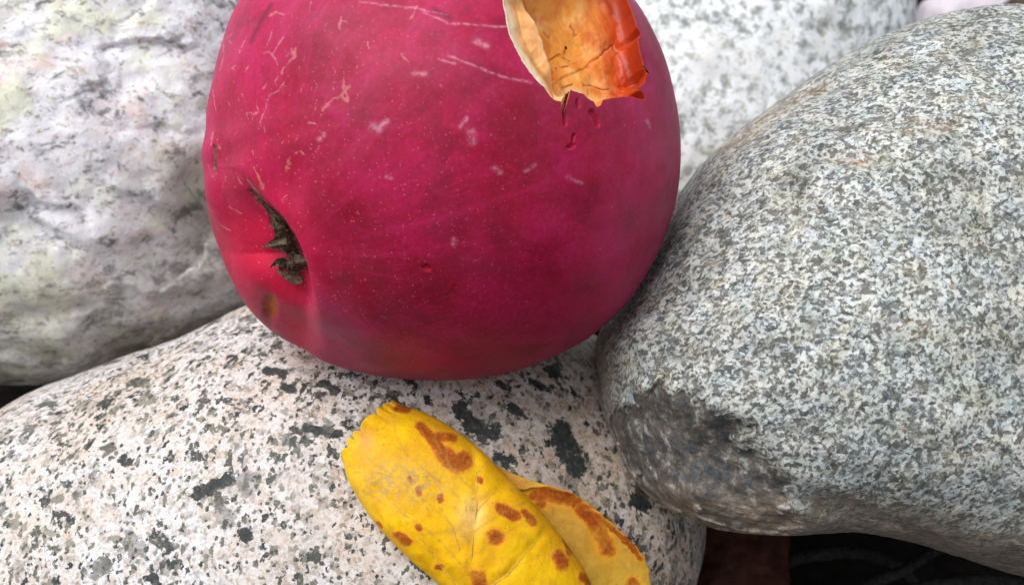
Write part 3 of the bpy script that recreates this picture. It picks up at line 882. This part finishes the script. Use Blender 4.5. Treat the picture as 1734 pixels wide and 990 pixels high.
# --- bitten flesh
V = apple_surf(n_in)
q = to_px(V)
s_ = np.repeat(s_in, NA)
e = polydist(q, BITE + BITE[:1]) * .102
ti = np.arctan2(-(q[:, 1] - BITE_C[1]), q[:, 0] - BITE_C[0])
left = sstep(.35, .85, np.cos(ti - math.radians(200)))
steep = 6.6 * (1 - np.exp(-e / .7)) + 3.6 * sstep(1, 11, e)
lx = np.interp(q[:, 1], [-80, 0, 60, 110, 150, 180, 210], [880, 898, 925, 940, 950, 962, 975]) + 5 * fbm(V / 3, 3)
ledge = 2.2 * np.clip(e / 2.6, 0, 1) + 7.5 * sstep(-5, 12, q[:, 0] - lx)
dep = steep * (1 - left) + np.minimum(ledge, steep + 1) * left
nz = fbm(V / 6 + 2, 4, .45)
dep += sstep(.2, 2.0, e) * (1.0 * nz + .25 * np.abs(fbm(V / 3.5 + 30, 3)))
crk = np.zeros(len(V))
qj = q + 5 * np.stack([fbm(V / 2, 3), fbm(V / 2 + 40, 3)], 1)
for pts, wd in [([(952, 115), (985, 98), (1015, 82), (1040, 64)], 2.4), ([(962, 114), (966, 126), (985, 120)], 1.6), ([(940, 72), (965, 58), (985, 68)], 1.8), ([(985, 12), (995, 26)], 2), ([(1040, 62), (1055, 52), (1062, 70)], 1.6), ([(940, 20), (950, 26)], 3), ([(938, 84), (950, 88)], 3), ([(970, 84), (980, 82)], 2),
                ([(1005, 120), (1050, 130)], 1.5), ([(905, 5), (930, 40), (950, 70)], 1.6)]:
    crk = np.maximum(crk, np.exp(-(polydist(qj, pts) / wd) ** 2))
dep += .35 * crk
dep = dep * sstep(1.0, .965, s_)
bite_axis = .22 * bd + .78 * np.array([0, 0, -1.0]); bite_axis /= np.linalg.norm(bite_axis)
V = V - bite_axis * dep[:, None]


def lerp(a, b, t):
    return a + (np.asarray(b) - a) * np.clip(t, 0, 1)[:, None]


tone = np.tile(np.array([.80, .31, .035]), (len(V), 1))
tone = lerp(tone, [.86, .50, .17], sstep(-.1, .5, fbm(V / 5 + 11, 4)) * .9)
tone = lerp(tone, [.66, .17, .010], sstep(.0, .5, fbm(V / 4 + 77, 4)) * .85)
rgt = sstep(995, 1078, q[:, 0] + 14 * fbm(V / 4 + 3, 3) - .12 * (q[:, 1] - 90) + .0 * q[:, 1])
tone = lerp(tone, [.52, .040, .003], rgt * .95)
tone = lerp(tone, [.80, .60, .36], sstep(40, 5, np.hypot(q[:, 0] - 985, (q[:, 1] - 148) * 1.3)) * .8)
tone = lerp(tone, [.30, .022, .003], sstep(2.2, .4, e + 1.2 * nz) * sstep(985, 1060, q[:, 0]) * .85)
onl = left * sstep(6, -6, q[:, 0] - lx)
tone = lerp(tone, [.86, .44, .17], onl * .85)
tone = lerp(tone, [.95, .78, .52], onl * sstep(2.2, .5, e + .8 * nz) * .95)
tone = lerp(tone, [.62, .27, .04], onl * np.exp(-((e - 1.9) / .5) ** 2) * sstep(60, 90, q[:, 1]) * .8)
tone = lerp(tone, [.82, .62, .36], left * np.exp(-((q[:, 0] - lx + 2) / 5) ** 2) * .6)
tone = lerp(tone, [.30, .11, .02], crk * .6 * np.clip(.6 + 1.2 * fbm(V / 2 + 9, 3), 0, 1))
spk = sstep(.75, .9, np.exp(-(polydist(qj, [(936, 86), (978, 82)]) / 5) ** 2)) * (fbm(V / .7, 2) > .15)
tone = lerp(tone, [.10, .04, .015], spk.astype(float) * .8)
Fin = grid_faces(len(s_in), NA)
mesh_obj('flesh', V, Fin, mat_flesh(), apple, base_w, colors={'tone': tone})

# --- dried calyx: shrivelled sepals
M_SEPAL = mat_plain('dry_sepal', (.014, .010, .008), (.17, .12, .08), 1.4, .9, .0004)


def apple_pts(px, lift):
    px = np.asarray(px, float)
    g = np.asarray(px, float).copy()
    for _ in range(8):
        p = hollow(apple_surf(apple_dir(g)))
        g = g + .7 * (px - to_px(p))
    return p - p / np.linalg.norm(p, axis=1)[:, None] * np.asarray(lift)[:, None]


def sepal(px, lift, wid):
    P = catmull(np.concatenate([apple_pts(px, lift)], 1), 16)
    T = np.gradient(P, axis=0); T /= np.linalg.norm(T, axis=1)[:, None]
    nrm = -P / np.linalg.norm(P, axis=1)[:, None]
    B = np.cross(T, nrm); B /= np.linalg.norm(B, axis=1)[:, None]
    m = len(P); u = np.linspace(0, 1, m)
    wdt = wid * (1 - u ** 1.6) ** .8 * (.6 + .6 * np.sin(np.pi * np.clip(u + .15, 0, 1))) + .08
    nc = 9
    c = np.linspace(-1, 1, nc)
    top = P[:, None] + B[:, None] * (c[None, :, None] * wdt[:, None, None]) + nrm[:, None] * ((c ** 2)[None, :, None] * wdt[:, None, None] * .7)
    top = top + (.16 * fbm(top.reshape(-1, 3) * 1.3, 3).reshape(m, nc))[..., None] * nrm[:, None] * 2
    bot = top - nrm[:, None] * .28
    loop = np.concatenate([top, bot[:, ::-1]], 1)
    loop[-1] = loop[-1].mean(0); loop[0] = P[0] + (loop[0] - P[0]) * .3
    return loop.reshape(-1, 3), grid_faces(m, 2 * nc)


for k, (px, lf, wd) in enumerate([
        ([(482, 392), (470, 374), (452, 352), (436, 335)], (.15, .2, .15, .1), .30),
        ([(486, 398), (476, 392), (466, 380), (462, 366)], (.3, .9, 1.1, .5), .55),
        ([(494, 402), (482, 402), (466, 410), (443, 418)], (.3, 1.2, 1.4, .5), .75),
        ([(496, 420), (482, 416), (470, 418), (456, 420)], (.3, .9, 1.0, .5), .55),
        ([(486, 452), (476, 446), (468, 446), (457, 453)], (.3, .9, 1.2, .9), .60),
        ([(512, 468), (500, 470), (484, 466), (466, 455)], (.3, .8, 1.0, .6), .65),
        ([(512, 456), (508, 446), (500, 436), (490, 422)], (.4, 1.2, 1.2, .4), .85),
        ([(504, 464), (496, 456), (490, 446), (486, 436)], (.3, .9, 1.1, .5), .50)]):
    v, f = sepal(px, np.array(lf) * 1.5, wd * 1.35)
    mesh_obj('sepal', v, f, M_SEPAL, apple)
M_STAMEN = mat_plain('dry_stamen', (.05, .03, .02), (.16, .10, .06), 2., .9, .0003)
for k in range(7):
    a0 = np.array([490 + rng.uniform(-8, 10), 425 + rng.uniform(-22, 22)])
    a1 = a0 + rng.uniform(-12, 6, 2)
    pts = apple_pts([a0, (a0 + a1) / 2, a1], (.2, .6, .9))
    v, f = tube(pts, (.22, .16, .22), 6, k)
    mesh_obj('stamen', v, f, M_STAMEN, apple)

# ------------------------------------------------------------------ yellow leaf curled on the granite
NS, N1, N2 = 260, 150, 110
Lc = catmull([(583, 782), (590, 812), (612, 850), (640, 890), (690, 942), (738, 984), (800, 1040), (850, 1090)], NS)
Rc = catmull([(672, 686), (722, 700), (776, 732), (820, 768), (858, 808), (898, 850), (944, 905), (985, 962), (1010, 1010), (1045, 1080)], NS)
Mc = catmull([(690, 712), (760, 750), (830, 800), (872, 826), (925, 823), (975, 838), (1020, 872), (1060, 908), (1090, 944), (1100, 990), (1098, 1080)], NS)
# serrated free end: upper-left edge drawn as a chain of teeth
u1 = np.linspace(0, 1, N1)
u2 = np.linspace(0, 1, N2)[1:]
sN = np.linspace(0, 1, NS)


def rock_depth(px):
    out = np.empty(len(px))
    d = at(px[:, 0], px[:, 1], np.ones(len(px)))
    for i, v in enumerate(d):
        L_ = float(np.linalg.norm(v))
        h = g_bvh.ray_cast(Vector((0, 0, 0)), Vector(v / L_))
        out[i] = h[0].z if h[0] else np.nan
    bad = np.isnan(out)
    out[bad] = np.nanmedian(out) if (~bad).any() else 190
    return out


cs = 16
coarse_s = np.linspace(0, NS - 1, 40).astype(int)
# rows of pixels across the sheet
Wd = .5 - .5 * np.cos(np.pi * u1 * .97)
front = Lc[:, None] + (Rc - Lc)[:, None] * (Wd / Wd[-1])[None, :, None]
# pull the free end into an arc with teeth
bow = np.sin(np.pi * u1) ** .8
ends = np.exp(-sN / .10)
tooth = (((u1 + .035 * np.sin(u1 * 17)) * 7.6 + .25) % 1.0)
tooth = np.sin(np.pi * tooth ** .8) ** .55
axis = np.array([.55, .83]); axis /= np.hypot(*axis)
front = front - (axis * np.array([1.0, 1.0]))[None, None] * (ends[:, None] * bow[None] * 17)[..., None]
front = front - axis[None, None] * (np.exp(-sN / .022)[:, None] * (tooth - .4)[None] * 13)[..., None]
lift1 = .35 + 7.6 * np.sin(np.pi * np.clip(u1 * .80 + .02, 0, 1)) ** .8
lift1 = lift1[None] * (.72 + .28 * sstep(0, .25, sN))[:, None]
val = Rc + (Mc - Rc) * .12 - np.array([14, 4])
sec_w = sstep(.30, .48, sN)
c2 = u2[None, :, None]
valley = Rc[:, None] + (val - Rc)[:, None] * np.sin(np.pi / 2 * np.clip(c2 / .3, 0, 1))
out_ = val[:, None] + (Mc - val)[:, None] * np.clip((c2 - .3) / .7, 0, 1) ** .9
second = np.where(c2 < .3, valley, out_)
teeth2 = .5 + .5 * np.sin(sN * 120)
second = second + (Mc - val)[:, None] / (np.linalg.norm(Mc - val, axis=1)[:, None, None] + 1e-6) * (teeth2[:, None] * (u2[None] ** 8) * 2.2)[..., None]
l_end = lift1[:, -1:]
lift2 = np.where(u2[None] < .3, l_end + (.9 - l_end) * sstep(0, .3, u2)[None], .9 + 4.6 * ((u2[None] - .3) / .7) ** 1.3)
lift2 = lift2 * (.3 + .7 * sec_w[:, None]) + .2
pxs = np.concatenate([front, second], 1)
lifts = np.concatenate([lift1, lift2], 1)
NT = pxs.shape[1]
ci = np.linspace(0, NS - 1, 27).astype(int); cj = np.linspace(0, NT - 1, 27).astype(int)
dc = rock_depth(pxs[np.ix_(ci, cj)].reshape(-1, 2)).reshape(27, 27)
drow = np.stack([np.interp(np.arange(NS), ci, dc[:, j]) for j in range(27)], 1)
dd = np.stack([np.interp(np.arange(NT), cj, drow[i]) for i in range(NS)], 0)
LV = at(pxs[..., 0], pxs[..., 1], dd - lifts)
flat = LV.reshape(-1, 3)
flat = flat.copy()
flat[:, 2] += .35 * fbm(flat / 7, 3) + .10 * fbm(flat / 2, 2)
lq_ = to_px(flat)
VEINS = [('midrib', [(803, 775), (808, 820), (806, 868), (800, 920), (796, 985), (800, 1050)], (.16, .22, .30)),
         ('side_vein', [(806, 868), (830, 840), (858, 818)], (.16, .12, .07)), ('side_vein', [(858, 975), (890, 935), (925, 898)], (.17, .13, .08)), ('side_vein', [(798, 1000), (830, 992), (862, 970)], (.2, .18, .16)),
         ('side_vein', [(778, 930), (765, 890), (738, 850)], (.13, .12, .07)), ('side_vein', [(688, 872), (660, 845), (640, 822)], (.12, .12, .07)),
         ('side_vein', [(803, 775), (798, 755), (790, 738)], (.13, .10, .06)), ('side_vein', [(786, 1000), (740, 950), (690, 872)], (.2, .14, .12))]
for _n, _p, _r in VEINS:                                   # the blade dips along its veins
    flat[:, 2] += .30 * np.exp(-(polydist(lq_, catmull(_p, 12)) / 9) ** 2) * (np.tile(np.arange(NT), NS) < N1)
flat[:, 2] += .30 * fbm(flat / 4.5 + 60, 2) * (np.tile(np.arange(NT), NS) < N1)
lq_ = to_px(flat)
uu = np.tile(np.arange(NT), NS)
is2 = uu >= N1 + int(.2 * N2)
tone = np.tile(np.array([.74, .40, .004]), (len(flat), 1))
tone = lerp(tone, [.80, .47, .005], sstep(-.1, .4, fbm(flat / 9, 3)))
tone = lerp(tone, [.62, .27, .006], np.exp(-(polydist(lq_, [(690, 690), (780, 735), (860, 808), (985, 962)]) / 14) ** 2) * .6)
tone = lerp(tone, [.52, .29, .045], is2.astype(float))
tone = lerp(tone, [.60, .36, .035], is2 * sstep(900, 990, lq_[:, 1]) * .7)
spot = np.zeros(len(flat))


lj = 5 * np.stack([fbm(flat / 2.2, 4), fbm(flat / 2.2 + 31, 4)], 1)


def add_spot(pts, wd, side):
    global spot
    m = 1 / (1 + (polydist(lq_ + lj, pts) / (wd * .92)) ** 4) * (is2 if side else ~is2)
    spot = np.maximum(spot, m)


for pts, wd in [([(712, 724), (735, 745), (748, 762)], 11), ([(752, 768), (772, 786), (784, 780)], 17), ([(740, 738), (768, 742)], 9), ([(838, 908), (842, 909)], 15), ([(846, 858), (872, 874)], 11), ([(888, 866), (902, 884)], 8), ([(945, 942), (952, 952)], 14),
                ([(808, 975), (812, 985)], 14), ([(675, 905), (690, 916)], 9), ([(812, 812), (814, 813)], 7), ([(694, 810), (696, 815)], 5), ([(710, 826), (711, 834)], 6), ([(672, 692), (690, 694)], 7), ([(742, 958), (746, 960)], 6), ([(745, 840), (746, 846)], 6), ([(708, 890), (710, 892)], 6),
                ([(955, 915), (965, 935)], 6), ([(985, 975), (995, 985)], 8), ([(642, 885), (646, 888)], 5)]:
    add_spot(pts, wd, 0)
for pts, wd in [([(905, 838), (930, 836), (975, 848)], 13), ([(985, 862), (1010, 890), (1030, 930)], 15), ([(1010, 870), (1050, 905), (1088, 945)], 6), ([(1068, 985), (1075, 992)], 10), ([(1060, 912), (1072, 930)], 7), ([(915, 850), (916, 852)], 11)]:
    add_spot(pts, wd, 1)
tone = lerp(tone, [.60, .27, .10], np.exp(-(np.hypot((lq_[:, 0] - 620) / 14, (lq_[:, 1] - 748) / 20)) ** 2) * ~is2 * .8)
tone = lerp(tone, [.80, .52, .24], np.exp(-(np.hypot((lq_[:, 0] - 800) / 22, (lq_[:, 1] - 870) / 28)) ** 2) * ~is2 * .7)
grey = np.exp(-(np.hypot((lq_[:, 0] - 705) / 60, (lq_[:, 1] - 815) / 34)) ** 2) + .7 * np.exp(-(np.hypot((lq_[:, 0] - 640) / 50, (lq_[:, 1] - 810) / 40)) ** 2) + .8 * np.exp(-(np.hypot((lq_[:, 0] - 780) / 22, (lq_[:, 1] - 900) / 14)) ** 2)
grey = np.clip(grey, 0, 1) * ~is2
vein = np.zeros(len(flat))
for pts in [[(806, 830), (770, 800), (735, 742)], [(806, 868), (750, 820), (690, 770), (650, 740)], [(800, 920), (740, 865), (680, 815), (620, 775)], [(796, 970), (745, 915), (700, 880)], [(808, 800), (830, 780), (845, 800)], [(803, 900), (850, 868), (890, 850)],
            [(798, 945), (850, 905), (905, 875)], [(800, 1010), (870, 960), (950, 930)], [(690, 770), (670, 735), (668, 705)], [(680, 815), (640, 800), (600, 800)], [(735, 742), (740, 720), (735, 705)], [(700, 880), (650, 850), (615, 830)]]:
    vein = np.maximum(vein, np.exp(-(polydist(lq_ + .5 * lj, catmull(pts, 14)) / 1.9) ** 2) * ~is2)
for pts in [[(900, 850), (960, 900), (1010, 990)], [(930, 870), (1000, 900), (1060, 960)], [(960, 920), (1000, 960), (1040, 1000)]]:
    vein = np.maximum(vein, .7 * np.exp(-(polydist(lq_ + .5 * lj, catmull(pts, 14)) / 2.2) ** 2) * is2)
leaf_w = world(flat)
leaf_o = leaf_w[leaf_w[:, 2].argmin()].copy()
leaf = empty('fallen_leaf', leaf_o)
tag(leaf, 'curled yellow leaf with rusty brown spots lying on the pale granite stone', 'leaf')
bl = mesh_obj('blade', flat, grid_faces(NS, NT, False), mat_leaf(), leaf, leaf_o, attrs={'spot': spot, 'grey': grey, 'vein': vein}, colors={'tone': tone})
sm = bl.modifiers.new('thickness', 'SOLIDIFY'); sm.thickness = .00018; sm.offset = 0

# veins standing slightly proud of the blade
M_VEIN = mat_plain('leaf_vein', (.42, .22, .03), (.64, .40, .09), .9, .6, .0002)
tree_px = lq_.reshape(NS, NT, 2)[:, :N1].reshape(-1, 2)
tree_v = flat.reshape(NS, NT, 3)[:, :N1].reshape(-1, 3)


def on_blade(px):
    px = catmull(px, 14)
    out = []
    for p in px:
        i = np.argmin(((tree_px - p) ** 2).sum(1))
        v = tree_v[i]
        out.append(v - v / np.linalg.norm(v) * .10)
    out = np.array(out)
    kx = np.array([.25, .5, .25])
    for _ in range(2):
        out[1:-1] = out[:-2] * .25 + out[1:-1] * .5 + out[2:] * .25
    return out


for nm, pts, rd in VEINS:
    v, f = tube(on_blade(pts), tuple(.7 * r_ for r_ in rd), 6, 3, .1)
    mesh_obj(nm, v, f, M_VEIN, leaf)

# ------------------------------------------------------------------ in the gap under the grey stone
u, v = np.meshgrid(np.linspace(0, 1, 50), np.linspace(0, 1, 50), indexing='ij')
le_ = catmull([(1165, 860), (1160, 920), (1150, 990), (1150, 1080)], 50)
re_ = catmull([(1334, 860), (1337, 900), (1334, 950), (1337, 990), (1330, 1080)], 50)
px = le_[:, None] + (re_ - le_)[:, None] * v[0][None, :, None]
px[..., 0] += (v > .98) * 4 * fbm(np.stack([u.ravel() * 9, 0 * u.ravel(), 0 * u.ravel()], 1), 3).reshape(50, 50)
D = 222 - 5 * np.sin(np.pi * v) - 10 * u + 1.5 * fbm(np.stack([u.ravel() * 5, v.ravel() * 5, 0 * u.ravel()], 1), 3).reshape(50, 50)
dl = at(px[..., 0], px[..., 1], D).reshape(-1, 3)
ob = mesh_obj('dead_leaf', dl, grid_faces(50, 50, False), mat_plain('dead_leaf', (.020, .007, .005), (.055, .018, .011), .25, .7), smooth=True)
sm = ob.modifiers.new('thickness', 'SOLIDIFY'); sm.thickness = .0006; sm.offset = 0
tag(ob, 'dull reddish brown dead leaf standing in the dark gap beside the granite stone', 'leaf')

M_TWIG = mat_plain('twig_bark', (.006, .006, .006), (.035, .032, .030), .8, .9)  # bark colour darkened to stand in for the gap's shade
for label, pts, rd in [
        ('thin dark grey twig arching under the grey stone, topmost in the gap', [(1318, 960, 238), (1350, 945, 236), (1420, 934, 235), (1490, 944, 237), (1540, 975, 240), (1570, 1020, 244)], (1.3, 1.6, 1.4, .9)),
        ('short grey broken twig slanting up into the shade below the grey stone', [(1430, 1015, 222), (1480, 985, 224), (1530, 965, 227), (1580, 935, 232), (1640, 915, 240)], (1.5, 1.3, 1.2, .8)),
        ('dark twig lying along the bottom right corner under the grey stone', [(1500, 1010, 226), (1590, 990, 224), (1680, 985, 224), (1760, 1000, 226)], (1.5, 1.8, 1.5))]:
    v_, f_ = tube(np.array([at(*p) for p in pts]), rd, 12, rd[0])
    tag(mesh_obj('twig', v_, f_, M_TWIG), label, 'twig', 'twigs in the dark gap')
